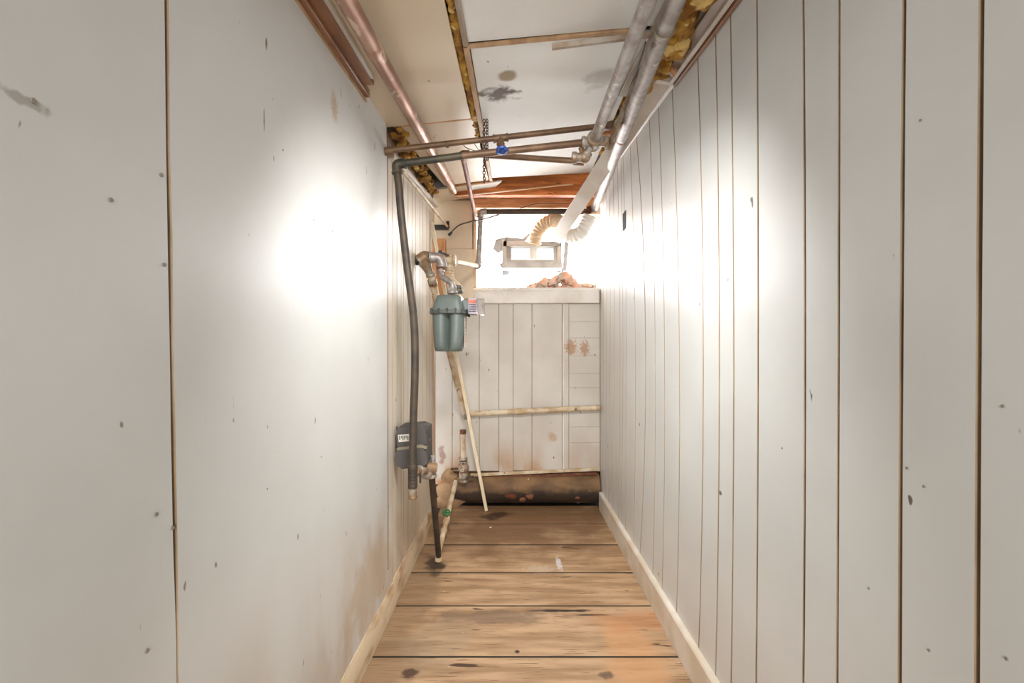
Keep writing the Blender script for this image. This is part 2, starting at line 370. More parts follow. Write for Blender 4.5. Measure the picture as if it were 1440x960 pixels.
# back wall, low part
LEDGE0 = P(0,427,BY).z; LEDGE1 = P(0,406,BY).z; BOT = P(0,662,BY).z
wall_back = struct(MB().box((-.75,BY+.014,BOT-.006),(WR+.06,BY+.04,LEDGE1)).build('wall_back', 'groove'))
bx = [596, 612, 636, 674, 701.6, 721.7, 748, 790.6, 800]
for a, b in zip(bx, bx[1:]):
    x0 = P(a,0,BY).x+.0018; x1 = P(b,0,BY).x-.0018
    lo = BOT+random.uniform(-.006,.006) - (.10 if a < 620 else 0)
    c = .0015
    sec = [(x0,BY+.014),(x0,BY+c),(x0+c,BY),(x1-c,BY),(x1,BY+c),(x1,BY+.014)]
    MB().hexa([(x,y,lo) for x, y in sec],[(x,y,LEDGE0+.002) for x, y in sec]).build('wall_board','back_board',wall_back)
hz = [427, 452, 475, 500, 525, 545, 574, 600, 622, 662]
for a, b in zip(hz, hz[1:]):
    z1 = P(0,a,BY).z-.0008; z0 = P(0,b,BY).z+.0008
    MB().box((P(800,0,BY).x+.0012,BY+.001,z0),(WR-.004,BY+.014,z1)).build('wall_board','back_board',wall_back)
MB().bar((P(792,0,BY).x,BY-.001,BOT),(P(792,0,BY).x,BY-.001,LEDGE0),.010,.006,up=(0,1,0)).build('seam_strip','trim_white',wall_back)
# ledge on top of the low wall
trim1 = struct(MB().bar((P(649,0,BY).x,BY-.012,(LEDGE0+LEDGE1)/2),(WR-.012,BY-.012,(LEDGE0+LEDGE1)/2+.002),.024,LEDGE1-LEDGE0,ch=.2).build('trim_1','trim_white'))
MB().box((P(649,0,BY).x,BY-.03,LEDGE1-.016),(WR-.01,BY+.26,LEDGE1+.004)).build('ledge_and_light_stop','trim_white',trim1)
MB().box((-.74,BY+.0,LEDGE1-.03),(P(649,0,BY).x,RY+.019,LEDGE1-.018)).build('ledge_and_light_stop','trim_white',trim1)  # extra unseen board, added to block sheet light leaking down at the left
MB().box((-.74,BY+.20,-.05),(WR+.01,BY+.215,LEDGE1-.03)).build('light_stop_board','dark_gap',wall_back)  # unseen board added to stop sheet light leaking behind the low wall
# upper left boards of the back wall
x0 = -.60; x1 = P(666,0,3.30).x
ub = struct(MB().box((x0,3.315,LEDGE1-.1),(x1,3.33,2.30)).build('wall_back_upper','groove'))
zs_ = P(0,350,3.30).z
MB().box((x0,3.30,LEDGE1-.08),(x1,3.315,zs_-.001)).build('wall_board','ceil_warm',ub)
MB().box((x0,3.30,zs_+.001),(x1-.01,3.315,ceil(-.45,3.3))).build('wall_board','ceil_warm',ub)
MB().box((x1-.02,3.331,LEDGE1-.1),(x1-.002,RY+.02,2.35)).build('light_stop_return','trim_white',ub)  # return added to keep sheet light from leaking past the upper boards
MB().box((x1+.002,3.29,LEDGE1),(x1+.02,3.33,P(0,300,3.3).z)).build('edge_strip','lath',ub)

# outer wall of the window recess + side returns
outer = struct(MB().box((-.75,RY+.02,0),(WR+.1,RY+.06,2.5)).build('wall_outer','trim_white'))
# ------------------------------------------------------------------ setting: ceiling
def cpanel(poly, m, name='ceiling_panel', th=.010, dz=0, parent=None):
    A = [(x,y,ceil(x,y)+dz) for x, y in poly]; B = [(x,y,ceil(x,y)+dz+th) for x, y in poly]
    return MB().hexa(A, B).build(name, m, parent)
ceiling = struct(cpanel([(WL-.06,Y0),(WR+.06,Y0),(WR+.06,BY+.32),(WL-.06,BY+.32)], 'dark_gap', 'ceiling', .03, .115))
cpanel([(WL-.01,Y0),(-.188,Y0),(-.188,.55),(WL-.01,.55)], 'ceil_warm', parent=ceiling)
cpanel([(WL-.01,.556),(-.190,.556),(-.190,1.985),(WL-.01,1.985)], 'ceil_warm', parent=ceiling)
cpanel([(WL+.02,2.0),(-.180,2.01),(-.165,2.955),(-.45,2.94)], 'ceil_warm', parent=ceiling, dz=.006)
cpanel([(WL+.03,2.99),(-.30,2.99),(-.32,3.30),(WL-.04,3.30)], 'ceil_warm', parent=ceiling, dz=.0)
cpanel([(-.30,2.975),(-.08,2.975),(-.13,3.09),(-.30,3.09)], 'ceil_white', parent=ceiling, dz=-.008)
cpanel([(-.145,Y0),(.445,Y0),(.445,.2),(-.145,.2)], 'ceil_white', parent=ceiling)
cpanel([(-.145,.205),(.445,.205),(.445,1.43),(-.145,1.43)], 'ceil_white', parent=ceiling)
cpanel([(-.140,1.465),(.44,1.465),(.52,3.085),(-.14,2.89)], 'ceil_white', parent=ceiling)
# battens between the panels
def strip(a, b, w, h, m, name='batten', dz=0, parent=ceiling):
    p = Vector((a[0],a[1],ceil(*a)+dz)); q = Vector((b[0],b[1],ceil(*b)+dz))
    return MB().bar(p, q, w, h).build(name, m, parent)
strip((-.155,Y0),(-.153,1.44),.018,.014,'trim_grey')
strip((-.153,1.45),(-.150,2.95),.020,.012,'batten')
strip((-.15,1.448),(.40,1.440),.016,.010,'batten',dz=-.002)
strip((-.50,1.992),(-.18,1.997),.010,.008,'joist_pale',dz=.004)
strip((-.43,2.965),(-.12,2.975),.014,.010,'joist_pale',dz=.0)
strip((.452,Y0),(.452,1.9),.035,.022,'trim_grey',dz=0)
strip((.395,1.50),(.440,2.3),.03,.006,'trim_white',dz=-.006)
strip((.40,2.32),(.60,2.36),.035,.03,'joist_pale',dz=-.004)
strip((.40,2.20),(.60,2.22),.035,.012,'lath',dz=-.006)
# grey painted moulding crossing the ceiling
t = MB().bar(P(776,65,1.42)+Vector((0,0,-.002)), P(917,48,1.385), .014, .016).build('pipe_cover_strip','trim_grey'); t['label']='short grey painted strip running under the ceiling joint to the pipes'; t['category']='moulding'
# brown moulding, upper left
t = thing('corner_moulding','brown wooden moulding along the top of the left wall','moulding',(WL+.03,.5,lt(.5)-.03))
MB().bar((WL+.012,Y0,lt(Y0)-.012),(WL+.012,1.66,lt(1.66)-.012),.022,.03).build('rail','batten_brown',t)
MB().bar((WL+.042,Y0,lt(Y0)-.006),(WL+.040,1.60,lt(1.6)-.006),.036,.012).build('flat_strip','batten_brown',t)
MB().bar((WL+.066,Y0,lt(Y0)-.006),(WL+.064,1.56,lt(1.56)-.004),.012,.014).build('painted_strip','trim_white',t)
MB().bar((WL+.003,Y0,lt(Y0)-.030),(WL+.003,1.68,lt(1.68)-.030),.006,.010).build('thin_edge','batten',t)

# right-hand trims
def trimR(y0, y1, xin, drop, m, name, lab, cat='trim', up0=0, up1=0):
    def sec(Y, u): 
        b = rt(Y)-.028+u
        return [(WR-.001,Y,b),(WR-.001,Y,b+.014),(xin,Y,b+.014+drop),(xin,Y,b+drop-.0)]
    o = MB().hexa(sec(y0, up0), sec(y1, up1)).build(name, m)
    return o
struct(trimR(Y0, 1.78, .592, .030, 'trim_grey', 'trim_2', ''))
struct(trimR(1.80, 3.05, .565, .020, 'trim_white', 'trim_3', ''))
t = MB().bar((.612,Y0,rt(Y0)-.034),(.612,1.79,rt(1.79)-.034),.014,.008).build('trim_4','trim_white'); struct(t)
MB().bar((.632,Y0,rt(Y0)-.030),(.632,1.79,rt(1.79)-.036),.012,.014).build('brown_edge','batten_brown',t)  # brown strip along the wall under the trim
o = MB().bar(P(948,96,1.76)+Vector((-.02,0,0)), P(780,338,3.22), .085, .012, up=(.45,0,1)).build('hanging_board','trim_white')
o['label']='long white board hanging loose from the right ceiling edge down to the ducts'; o['category']='board'
o = MB().bar(P(940,88,1.72), P(951,108,1.72), .02, .008).build('split_block','orange_wood'); o['label']='small brown splintered block where two right ceiling trims meet'; o['category']='wood block'

# joists above the window
x0j = P(668,0,3.1).x
def joist(name, Yc, w, ytop, ybot, m, xa, xb, lab, slope=0):
    z0 = P(0,ybot,Yc-w/2).z; z1 = P(0,ytop,Yc-w/2).z; n = 14; vs=[]; fs=[]
    for i in range(n+1):
        x = xa+(xb-xa)*i/n; r = .004*noise.noise((x*9, Yc*7, 0))
        zz = slope*i/n
        vs += [(x,Yc-w/2+r,z0+zz+r),(x,Yc+w/2,z0+zz+r),(x,Yc+w/2,z1),(x,Yc-w/2+r,z1)]
    for i in range(n):
        for k in range(4): fs.append((i*4+k,i*4+(k+1)%4,(i+1)*4+(k+1)%4,(i+1)*4+k))
    fs += [(3,2,1,0),tuple(n*4+k for k in range(4))]
    o = MB().add(vs,fs).build(name,m); o['label']=lab; o['category']='joist'; return o
joist('ceiling_joist',3.12,.05,236,274,'joist',P(640,0,3.12).x,.56,'orange brown joist just past the end of the white ceiling panels')
joist('ceiling_joist',3.30,.05,262,292,'joist_pale',P(664,0,3.3).x,.60,'paler joist directly above the dark horizontal pipe')
j = MB().bar(P(640,276,3.06),P(806,259,3.06),.012,.006).build('split_lath','lath'); j['label']='thin pale lath rising across the orange joist'; j['category']='lath'
j = MB().bar(P(662,275,3.24),P(836,274,3.24),.03,.010).build('ledger_strip','lath'); j['label']='pale horizontal strip between the two joists'; j['category']='lath'
j = MB().hexa([P(682,275,3.22),P(712,275,3.22),P(700,280,3.22),P(686,281,3.22)],[P(682,275,3.225),P(712,275,3.225),P(700,280,3.225),P(686,281,3.225)]).build('torn_scrap','lath'); j['label']='torn pale scrap hanging under the strip left of the joists'; j['category']='scrap'
hd = struct(MB().box((P(668,0,BY).x,BY-.01,P(0,302,BY).z),(WR-.004,RY+.02,P(0,302,BY).z+.04)).build('trim_5','lath'))

# baseboards
bl = struct(MB().hexa([(WL,.4,0),(WL+.016,.4,0),(WL+.016,.4,.085),(WL+.004,.4,.108),(WL,.4,.108)],
                      [(WL,2.06,0),(WL+.016,2.06,0),(WL+.016,2.06,.085),(WL+.004,2.06,.108),(WL,2.06,.108)]).build('baseboard_left','base_left'))
MB().hexa([(WL,Y0,0),(WL+.016,Y0,0),(WL+.016,Y0,.085),(WL+.004,Y0,.108),(WL,Y0,.108)],
          [(WL,.396,0),(WL+.016,.396,0),(WL+.016,.396,.085),(WL+.004,.396,.108),(WL,.396,.108)]).build('baseboard_length','base_left',bl)
MB().hexa([(WL,2.065,0),(WL+.014,2.065,0),(WL+.014,2.065,.09),(WL+.003,2.065,.118),(WL,2.065,.118)],
          [(WL,3.10,0),(WL+.014,3.10,0),(WL+.014,3.10,.09),(WL+.003,3.10,.118),(WL,3.10,.118)]).build('baseboard_length','base_left',bl)
br = struct(MB().hexa([(WR,Y0,0),(WR-.022,Y0,0),(WR-.022,Y0,.105),(WR-.016,Y0,.112),(WR,Y0,.112)],
                      [(WR,BY-.06,0),(WR-.022,BY-.06,0),(WR-.022,BY-.06,.118),(WR-.016,BY-.06,.126),(WR,BY-.06,.126)]).build('baseboard_right','base_white'))

# nailer post and strips in the left corner
o = MB().box((-.60,3.22,P(0,425,3.22).z),(P(626,0,3.22).x,3.27,P(0,335,3.22).z)).build('corner_post','orange_wood'); o['label']='short orange wooden post in the back left corner behind the gas pipes'; o['category']='post'
o = MB().bar(P(606,308,3.1),P(604,420,3.1),.02,.012,up=(0,1,0)).build('upright_strip','orange_wood'); o['label']='narrow upright wooden strip at the end of the left wall boards'; o['category']='wood strip'

# ------------------------------------------------------------------ window
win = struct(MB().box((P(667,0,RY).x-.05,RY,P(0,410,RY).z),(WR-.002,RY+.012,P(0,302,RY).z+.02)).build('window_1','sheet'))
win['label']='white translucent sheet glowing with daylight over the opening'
wy = RY-.10
wf = thing('hopper_window','small grey framed window above the ledge with a vent duct','window',P(748,378,wy))
def fr(px0,py0,px1,py1,Ya,Yb,name,m):
    a = P(px0,py1,Ya); b = P(px1,py0,Ya); return MB().box((a.x,Ya,a.z),(b.x,Yb,b.z)).build(name,m,wf)
fr(706,368,791,377,wy-.03,wy+.09,'sill','frame'); fr(708,339,789,346,wy,wy+.09,'head','frame')
fr(706,339,712.5,370,wy,wy+.09,'jamb','frame'); fr(784,339,790,370,wy,wy+.09,'jamb','frame')
fr(712.5,365,784,368.6,wy+.02,wy+.08,'sash','frame'); fr(712.5,346,719,365,wy+.02,wy+.08,'sash','frame'); fr(779,346,784,365,wy+.02,wy+.08,'sash','frame')
fr(713,346,784,366,wy+.085,wy+.092,'pane','pane')
MB().tube([P(750,346,wy+.06),P(750,365,wy+.06)],.030,14).build('duct_stub','duct',wf)
fr(760,340,788,346,wy-.004,wy,'foil_patch','tape')
def tape(pxs, lab):
    A=[P(x,y,RY-.012) for x,y in pxs]; B=[p+Vector((0,.004,0)) for p in A]
    o=MB().hexa(A,B).build('tape_piece','tape'); o['label']=lab; o['category']='tape'
tape([(693,350),(697,336),(712,333),(712,350),(700,356)],'silver tape patch at the upper left of the window frame')
tape([(711,333),(735,335),(745,326),(747,329),(738,340),(711,339)],'silver tape strip above the window frame left of the duct')
tape([(701,370),(711,369),(716,377),(716,386),(706,387),(706,378)],'silver tape patch at the lower left of the window frame')
tape([(794,340),(800,337),(797,380),(783,384),(783,378),(791,377)],'silver tape strip hanging down the right side of the window frame')
def duct(pts, r, lab, m):
    c = sag([P(*p) for p in pts], 5); rs = [r*(1+(.08 if (i//1) % 2 else -.10)) for i in range(len(c))]
    o = MB().tube(c, rs, 20).build('flexible_duct', m, ang=30); o['label']=lab; o['category']='duct'; o['group']='flexible vent ducts by the window'
duct([(752,343,3.44),(754,332,3.42),(760,321,3.40),(770,313,3.36),(782,310,3.30),(791,314,3.25)],.048,'arched ribbed vent duct rising from the top of the small window','duct_tan')
duct([(797,329,3.30),(806,332,3.28),(817,327,3.24),(825,314,3.22),(830,302,3.20)],.050,'white ribbed vent duct curving up into the right ceiling corner','duct')

# ------------------------------------------------------------------ insulation
def insul(name, cl, m, lab, amp=.5, fr=22):
    mb = MB()
    for c, r, sc in cl: mb.ball(c, r, 12, 8, amp, fr, sc)
    o = mb.build(name, m, ang=180); o['label']=lab; o['category']='insulation'; o['kind']='stuff'; return o
R = random.uniform
insul('insulation', [((.53+R(-.045,.045), Y, ceil(.53,Y)+.030+R(-.012,.012)), R(.028,.05), (1,1.2,.8)) for Y in [ .6+i*.016 for i in range(76)]], 'insul_y','yellow fibreglass insulation bulging beside the right wall trim')
insul('insulation', [((.53+R(-.03,.03), Y, ceil(.53,Y)+.025+R(-.01,.01)), R(.025,.04), (1,1.2,.8)) for Y in [1.84+i*.02 for i in range(46)]], 'insul_y','yellow insulation above the far white trim behind the two galvanised pipes')
insul('insulation', [((-.176+R(-.003,.003), Y, ceil(-.176,Y)+.014), .016, (1,1.6,.8)) for Y in [ .3+i*.03 for i in range(64)]], 'insul_y','thin line of yellow insulation in the long ceiling gap')
insul('insulation', [((-.525+R(-.012,.022), Y, ceil(-.52,Y)-.012+R(-.03,.02)), R(.012,.020), (R(.7,1.3),R(1,1.8),R(.6,1))) for Y in [2.02+i*.014 for i in range(66)]], 'insul_y','yellow insulation tufts along the top of the left wall boards', 1.0, 45)
cl = []
for px,py,r in [(752,400,.035),(760,398,.04),(768,396,.045),(776,394,.05),(784,391,.055),(791,389,.06),(797,390,.055),(803,394,.045),(809,398,.035),(816,400,.03),(822,399,.032),(829,400,.03),(770,402,.03),(785,401,.03),(797,401,.03),(758,404,.02),(745,405,.015)]:
    p = P(px,py,3.46); cl.append(((p.x,p.y+R(-.02,.02),max(p.z-.012,LEDGE1+r*.35)), r*.85, (1.1,1,.8)))
cl += [((P(px,0,3.47).x, 3.47, LEDGE1+.016), .034, (1.1,1,.8)) for px in range(748,834,5)]
insul('insulation', cl, 'insul_p', 'pink and beige insulation heaped on the ledge under the window', .8, 30)
insul('insulation', [((P(px,0,3.46).x,3.46,LEDGE1+.010),.016,(2.2,1,.7)) for px in range(655,742,6)], 'insul_p','thin line of pink insulation along the left end of the ledge')

# ------------------------------------------------------------------ sewer pipe and low pipes on the back wall
t = thing('sewer_pipe','big dark rusty brown pipe lying along the foot of the back wall','pipe',(0.1,BY+.02,.02))
cz = .130; mb = MB(); pts=[]; rs=[]
for i in range(25):
    x = -.44+i*(WR-.01+.44)/24; pts.append((x,BY+.06,cz)); rs.append((.117)+.003*noise.noise((x*6,0,0)))
mb.tube(pts, rs, 28).build('pipe_barrel','sewer',t)
for px,py,r in ((735,702,.02),(745,698,.025),(812,700,.012)):
    p = P(px,py,BY-.055); MB().ball(p, r, 10, 6, .4, 30,(1.4,.5,.8)).build('rust_blister','rust',t)
o = struct(MB().bar((P(662,0,BY).x,BY-.012,P(0,667,BY).z),(WR-.03,BY-.012,P(0,659,BY).z),.016,.022).build('trim_6','painted_pipe'))
MB().bar((P(662,0,BY).x,BY-.006,P(0,672,BY).z),(WR-.03,BY-.006,P(0,665,BY).z),.012,.02).build('dark_joint','rust',o)
o = MB().box((-.47,BY-.03,0),(-.33,BY-.012,P(0,668,BY).z)).build('corner_rubble','rust'); 
bpy.data.objects.remove(o)
t = thing('patched_corner','lumpy orange brown patch of mortar in the lower back left corner','rubble',(P(640,0,3.33).x,3.34,0))
mb = MB()
for px,py,r in [(628,690,.08),(638,700,.07),(648,690,.06),(655,680,.05),(632,672,.06),(624,704,.06),(640,682,.06),(650,700,.035)]:
    p=P(px,py,3.37); mb.ball(p,r,12,8,.25,12,(1,.4,1))
mb.build('mortar','orange_wood' if False else M.setdefault('mortar',mat('mortar',(158,126,92),(124,92,62),.8,scale=8,bump=.6)),t)

# ------------------------------------------------------------------ pipes
def pipe(name, label, pts, r, m, cat='pipe', rb=.05, fit=(), fm=None, smooth=False, group=None):
    pts = [Vector(p) for p in pts]
    lo = pts[-1] if pts[-1].z < pts[0].z else pts[0]
    t = thing(name, label, cat, tuple(lo), group)
    MB().tube(sag(pts, 8) if smooth else bend(pts, rb), r, 18).build('pipe_run', m, t)
    for f in fit:
        mb = MB(); k = f[0]
        if k == 'elbow': elbow(mb, f[1], f[2], f[3], r)
        elif k == 'ring': mb.ring(f[1], f[2], r*f[3], f[4])
        elif k == 'tee':
            c, d, e = Vector(f[1]), Vector(f[2]).normalized(), Vector(f[3]).normalized()
            mb.tube([c-d*r*2.4, c+d*r*2.4], r*1.25); mb.tube([c, c+e*r*2.6], r*1.2)
            mb.ring(c-d*r*2.3, d, r*1.45, r*.6); mb.ring(c+d*r*2.3, d, r*1.45, r*.6); mb.ring(c+e*r*2.5, e, r*1.42, r*.6)
        mb.build({'elbow':'elbow_fitting','ring':'coupling','tee':'tee_fitting'}[k], fm or m, t)
    return t
# A: brown pipe across, valve with blue wheel
a0, a1 = P(543,213,1.935), P(867,175,1.98); dA = (a1-a0).normalized()
va = a0.lerp(a1, (703-543)/(867-543)*.995)
tA = pipe('water_pipe','upper brown pipe crossing the corridor, with a blue handwheel valve',[a0+Vector((-.03,0,0)),a1],.0125,'brown_pipe',
     fit=[('ring',a0+dA*.01,dA,1.35,.04),('tee',va,dA,(0,-.25,-1)),('ring',a1-dA*.02,dA,1.4,.05),('ring',a0+dA*.26,dA,1.2,.012)])
stem = P(705.5,207,1.90)
MB().tube([va+Vector((0,-.005,-.02)),stem],[.011,.007],12).build('valve_stem','brown_pipe',tA)
hw = MB(); c = P(706,211,1.885); axw = Vector((.1,-.2,-1)).normalized()
hw.torus(c,axw,.020,.0052,20,8); hw.tube([c-axw*.006,c+axw*.008],.008,10)
u = axw.orthogonal().normalized(); w = axw.cross(u)
for k in range(5):
    a=2*math.pi*k/5; hw.tube([c,c+(u*math.cos(a)+w*math.sin(a))*.02],.0035,6)
    hw.ball(c+(u*math.cos(a)+w*math.sin(a))*.022,.007,8,6)
hw.build('handwheel','blue',tA,label='blue cast handwheel')
# big gas line: down the left wall and across
e0 = P(557,231,1.93); tee = P(835,199,1.95); k1 = P(650,219,1.93)
down = [P(561,262,1.93),P(564,300,1.93),P(572,370,1.94),P(582,450,1.95),P(583.5,520,1.95),P(581,600,1.95),P(580.5,655,1.95)]
tB = thing('gas_line','dark iron gas pipe bending down the left wall past the grey box','pipe',tuple(P(580,700,1.95)))
MB().tube([e0+(down[0]-e0)*.1]+sag(down,6),.0165,18).build('drop_pipe','iron',tB)
mb = MB(); elbow(mb, down[0], e0, k1, .0165); mb.build('elbow_fitting','iron_green',tB)
MB().tube([e0,k1],.0155,18).build('cross_pipe','iron_green',tB)
MB().tube([k1,tee],.0150,18).build('cross_pipe','brown_pipe',tB,label='browner right half of the crossing pipe')
mb = MB(); mb.ring(P(580.5,657,1.95),(0,0,1),.021,.03); mb.tube([P(580.5,655,1.95),P(580.5,686,1.95)],.0195,16)
for i in range(5): mb.torus(P(580.5,662+i*5,1.95),(0,0,1),.0185,.0022,16,6)
mb.build('union_fitting','iron',tB)
mb = MB(); mb.tube([P(580.5,684,1.95),P(580.5,699,1.95)],.017,16); mb.ring(P(580.5,699,1.95),(0,0,1),.018,.012); mb.build('drip_cap','galv_rust',tB)
# C + copper drop
c0 = P(650,216,2.14); c1 = P(820,227,2.06)
d1 = P(668,302,3.18)
tC = pipe('crossing_pipe','lower brown pipe running from the galvanised elbow to the copper pipe',[c0,c1],.0135,'brown_pipe',
    fit=[('elbow',c1,c0,d1),('ring',c1-(c1-c0).normalized()*.02,c1-c0,1.4,.05)])
pipe('copper_pipe','thin reddish copper pipe running back toward the window',[c0+(d1-c0).normalized()*.03,d1,d1+(d1-c0).normalized()*.12],.0125,'copper_dark',fit=[('ring',c0.lerp(d1,.06),d1-c0,1.2,.03)])
# galvanised G1, G2
g0 = P(912,0,1.15); g0 = g0+(g0-tee)*.9; gd = (tee-g0).normalized()
g_end = P(822,221,1.99)
tG = thing('galvanised_pipe','thinner galvanised pipe hanging under the ceiling left of the thick one','pipe',tuple(g_end))
MB().tube([g0,tee],.0215,20).build('pipe_run','galv',tG)
MB().tube([tee,g_end],.017,18).build('pipe_nipple','galv',tG)
mb = MB(); mb.tube([tee-gd*.03,tee+gd*.03],.029,20); mb.ring(tee-gd*.03,gd,.034,.018); mb.ring(tee+gd*.03,gd,.031,.014)
mb.tube([tee,tee+Vector((.055,.01,.004))],.020,16); mb.ring(tee+Vector((.055,.01,.004)),(1,0,0),.024,.014)
mb.tube([tee,tee-Vector((.05,0,.002))],.021,16); mb.ring(tee-Vector((.045,0,.002)),(1,0,0),.024,.014)
mb.build('tee_fitting','galv_rust',tG)
mb = MB(); mb.ring(tee.lerp(g_end,.75),(g_end-tee),.025,.018); mb.ball(g_end,.026,16,10); mb.tube([g_end,g_end-Vector((.045,0,.002))],.020,16); mb.ring(g_end-Vector((.045,0,.002)),(1,0,0),.025,.02)
mb.tube([g_end,g_end+Vector((-.02,-.02,.035))],.012,10); mb.build('elbow_fitting','galv_rust',tG)
h0 = P(950,0,1.2); h1 = P(836,293,3.18); hd_ = (h1-h0).normalized(); hs = h0-hd_*1.3
tH = pipe('galvanised_pipe','thickest galvanised pipe running under the right ceiling edge to the back',[hs,h1],.0265,'galv',
    fit=[('ring',P(936,38,1.37) if False else h0.lerp(h1,.06),hd_,1.16,.012),('ring',h0.lerp(h1,.43),hd_,1.06,.02)],fm='galv_rust')
MB().torus(h1+hd_*.004,hd_,.030,.004,20,6).build('open_rim','galv',tH)
# small pipe on the right between them
s0_, s1_ = P(913,70,1.60), P(856,206,1.99); sd=(s1_-s0_).normalized()
pipe('small_pipe','narrow galvanised pipe tucked between the two larger ones',[s0_,s1_],.012,'galv_rust',fit=[('ring',s0_.lerp(s1_,.72),sd,1.4,.025),('ring',s1_-sd*.01,sd,1.5,.03)])
MB_ = None
# wires by the pipes
def wire(pts, r, label, m='wire', name='wire', cat='wire'):
    o = MB().tube(sag(pts,8), r, 8).build(name, m); o['label']=label; o['category']=cat; return o
wire([P(908,60,1.44),P(897,95,1.62),P(884,130,1.78),P(880,165,1.86)],.0028,'thin black wire hanging between the two galvanised pipes')
wire([P(649,199,1.96),P(655,207,1.98),P(668,212,2.0),P(682,214,2.0),P(690,212,2.0)],.0016,'thin wire looping under the upper brown pipe beside the chain')
wire([P(664,196,1.98),P(668,203,2.0),P(674,211,2.0),P(682,208,2.0),P(694,213,2.0)],.0016,'thin wire curling behind the chain towards the blue wheel')
# E : dark pipe above the window, painted drop, back to the manifold
eA, eB = P(676,298,3.22), P(826,297,3.20); eC = P(673,374,3.22)
mx = P(632,366,2.62)
tE = thing('window_pipe','dark pipe over the window that turns down beside it to the meter fittings','pipe',tuple(eC))
MB().tube([eA+Vector((.03,0,0)),eB],.019,18).build('top_pipe','iron',tE)
mb=MB(); elbow(mb,eB,eA,eC,.019,2.0); mb.build('elbow_fitting','galv',tE)
MB().tube([eA-Vector((0,0,.03)),eC+Vector((0,0,.02))],.019,18).build('drop_pipe','galv',tE,label='grey painted upright pipe')
mb=MB(); elbow(mb,eA,eC,P(640,368,2.7),.018,1.6); mb.build('elbow_fitting','galv',tE)
MB().tube([eC,P(641,368,2.72)],.014,16).build('return_pipe','painted_pipe',tE)
mb=MB()
for px in (802,806,811): mb.ring(P(px,297,3.20),(1,0,0),.026 if px!=806 else .033,.012)
mb.build('union_fitting','rust',tE)
mb=MB(); mb.ring(P(818,297,3.20),(1,0,0),.024,.05); mb.ball(P(829,295,3.20),.028,14,10); mb.build('end_elbow','rust',tE)
# copper ceiling pipe
f0, f1 = P(487,0,1.1), P(638,268,3.02); fd=(f1-f0).normalized()
pipe('copper_pipe','fat shiny copper pipe running along the cream ceiling on the left',[f0-fd*1.4,f1],.0245,'copper',fit=[('ring',f0.lerp(f1,.11),fd,1.08,.05),('ring',f1-fd*.02,fd,1.1,.04)])
# thin rod and bracket
r0, r1 = P(566,240,2.1), P(629,318,3.24)
pipe('thin_rod','thin cream painted rod slanting from the left wall top to a black bracket',[r0,r1],.0085,'painted_pipe',cat='rod')
t = thing('wall_bracket','black metal bracket on the upper back boards left of the window','bracket',tuple(P(623,321,3.27)))
a=P(607,322,3.27); b=P(630,316.5,3.27); MB().box((a.x,3.255,a.z),(b.x,3.30,b.z)).build('bracket_plate','black',t)
a=P(628,321,3.26); b=P(632,312,3.26); MB().box((a.x,3.235,a.z),(b.x,3.262,b.z)).build('bracket_tab','black',t)
# cable with plug
t = thing('plug_cable','black cable with a small plug dangling by the upper back boards','cable',tuple(P(632,331,3.1)))
MB().tube(sag([P(634,327,3.1),P(645,317,3.08),P(660,312,3.06),P(680,308,3.1),P(702,301.5,3.14)],8),.0045,8).build('cord','wire',t)
MB().tube([P(636,326,3.1),P(634,328,3.1),P(631,331,3.1)],[.006,.010,.012],10).build('plug','black',t)
wire([P(731,293,3.13),P(745,288.5,3.13),P(760,286,3.13),P(790,286,3.13),P(815,286,3.13)],.003,'dark wire drooping across the pale joist above the window')

# ------------------------------------------------------------------ manifold at the meter
t = thing('meter_manifold','rusty galvanised elbows and valve joining the left wall to the gas meter','pipe fitting',tuple(P(620,395,2.55)))
w0 = P(586,366,2.55); w1 = P(600,362,2.56); w2 = P(617,362,2.58); w3 = P(622,372,2.58)
MB().tube(bend([w0+Vector((-.02,0,0)),w0,w1],.02),.028,18).build('wall_flange','black',t)
mb=MB(); mb.tube(bend([P(589,367,2.55),P(597,361,2.55),w1],.03),.034,18); mb.tube(bend([P(594,366,2.55),P(600,375,2.57),P(606,387,2.6)],.03),[.032,.031,.030,.029,.028,.027,.026,.025,.024],18); mb.ring(P(601,362,2.56),(1,0,0),.035,.014); mb.ring(P(604,362,2.56),(1,0,0),.034,.010); mb.ring(P(606,387,2.6),(.3,.3,-1),.028,.016); mb.build('street_elbow','galv_rust',t)
mb=MB(); mb.tube(bend([w1,w2+Vector((.006,0,0)),w3+Vector((0,0,-.01))],.04,8),.030,18); mb.ring(w1+Vector((.018,0,0)),(1,0,0),.034,.016); mb.ring(P(621,374,2.58),(0,0,1),.032,.016); mb.build('elbow_fitting','galv',t)
MB().tube([P(620,375,2.58),P(620,380,2.58)],.024,8).build('union_nut','rust',t)
mb=MB(); v=P(632,366,2.66); mb.tube([v-Vector((.05,0,0)),v+Vector((.035,0,0))],.024,16); mb.ring(v+Vector((.03,0,0)),(1,0,.0),.034,.014); mb.ball(v,.032,16,10); mb.tube([v,v-Vector((0,0,.10))],.018,14)
for i in range(4): mb.ring(v-Vector((0,0,.04+.017*i)),(0,0,1),.022+.004*(i%2),.010)
mb.build('valve_body','painted_pipe',t)
mb=MB(); a=P(617,353,2.62); mb.box((a.x,2.60,a.z-.022),(a.x+.024,2.63,a.z+.0)); mb.bar(P(620,355,2.61),P(631,359,2.61),.012,.010); mb.build('shutoff_key','black',t)

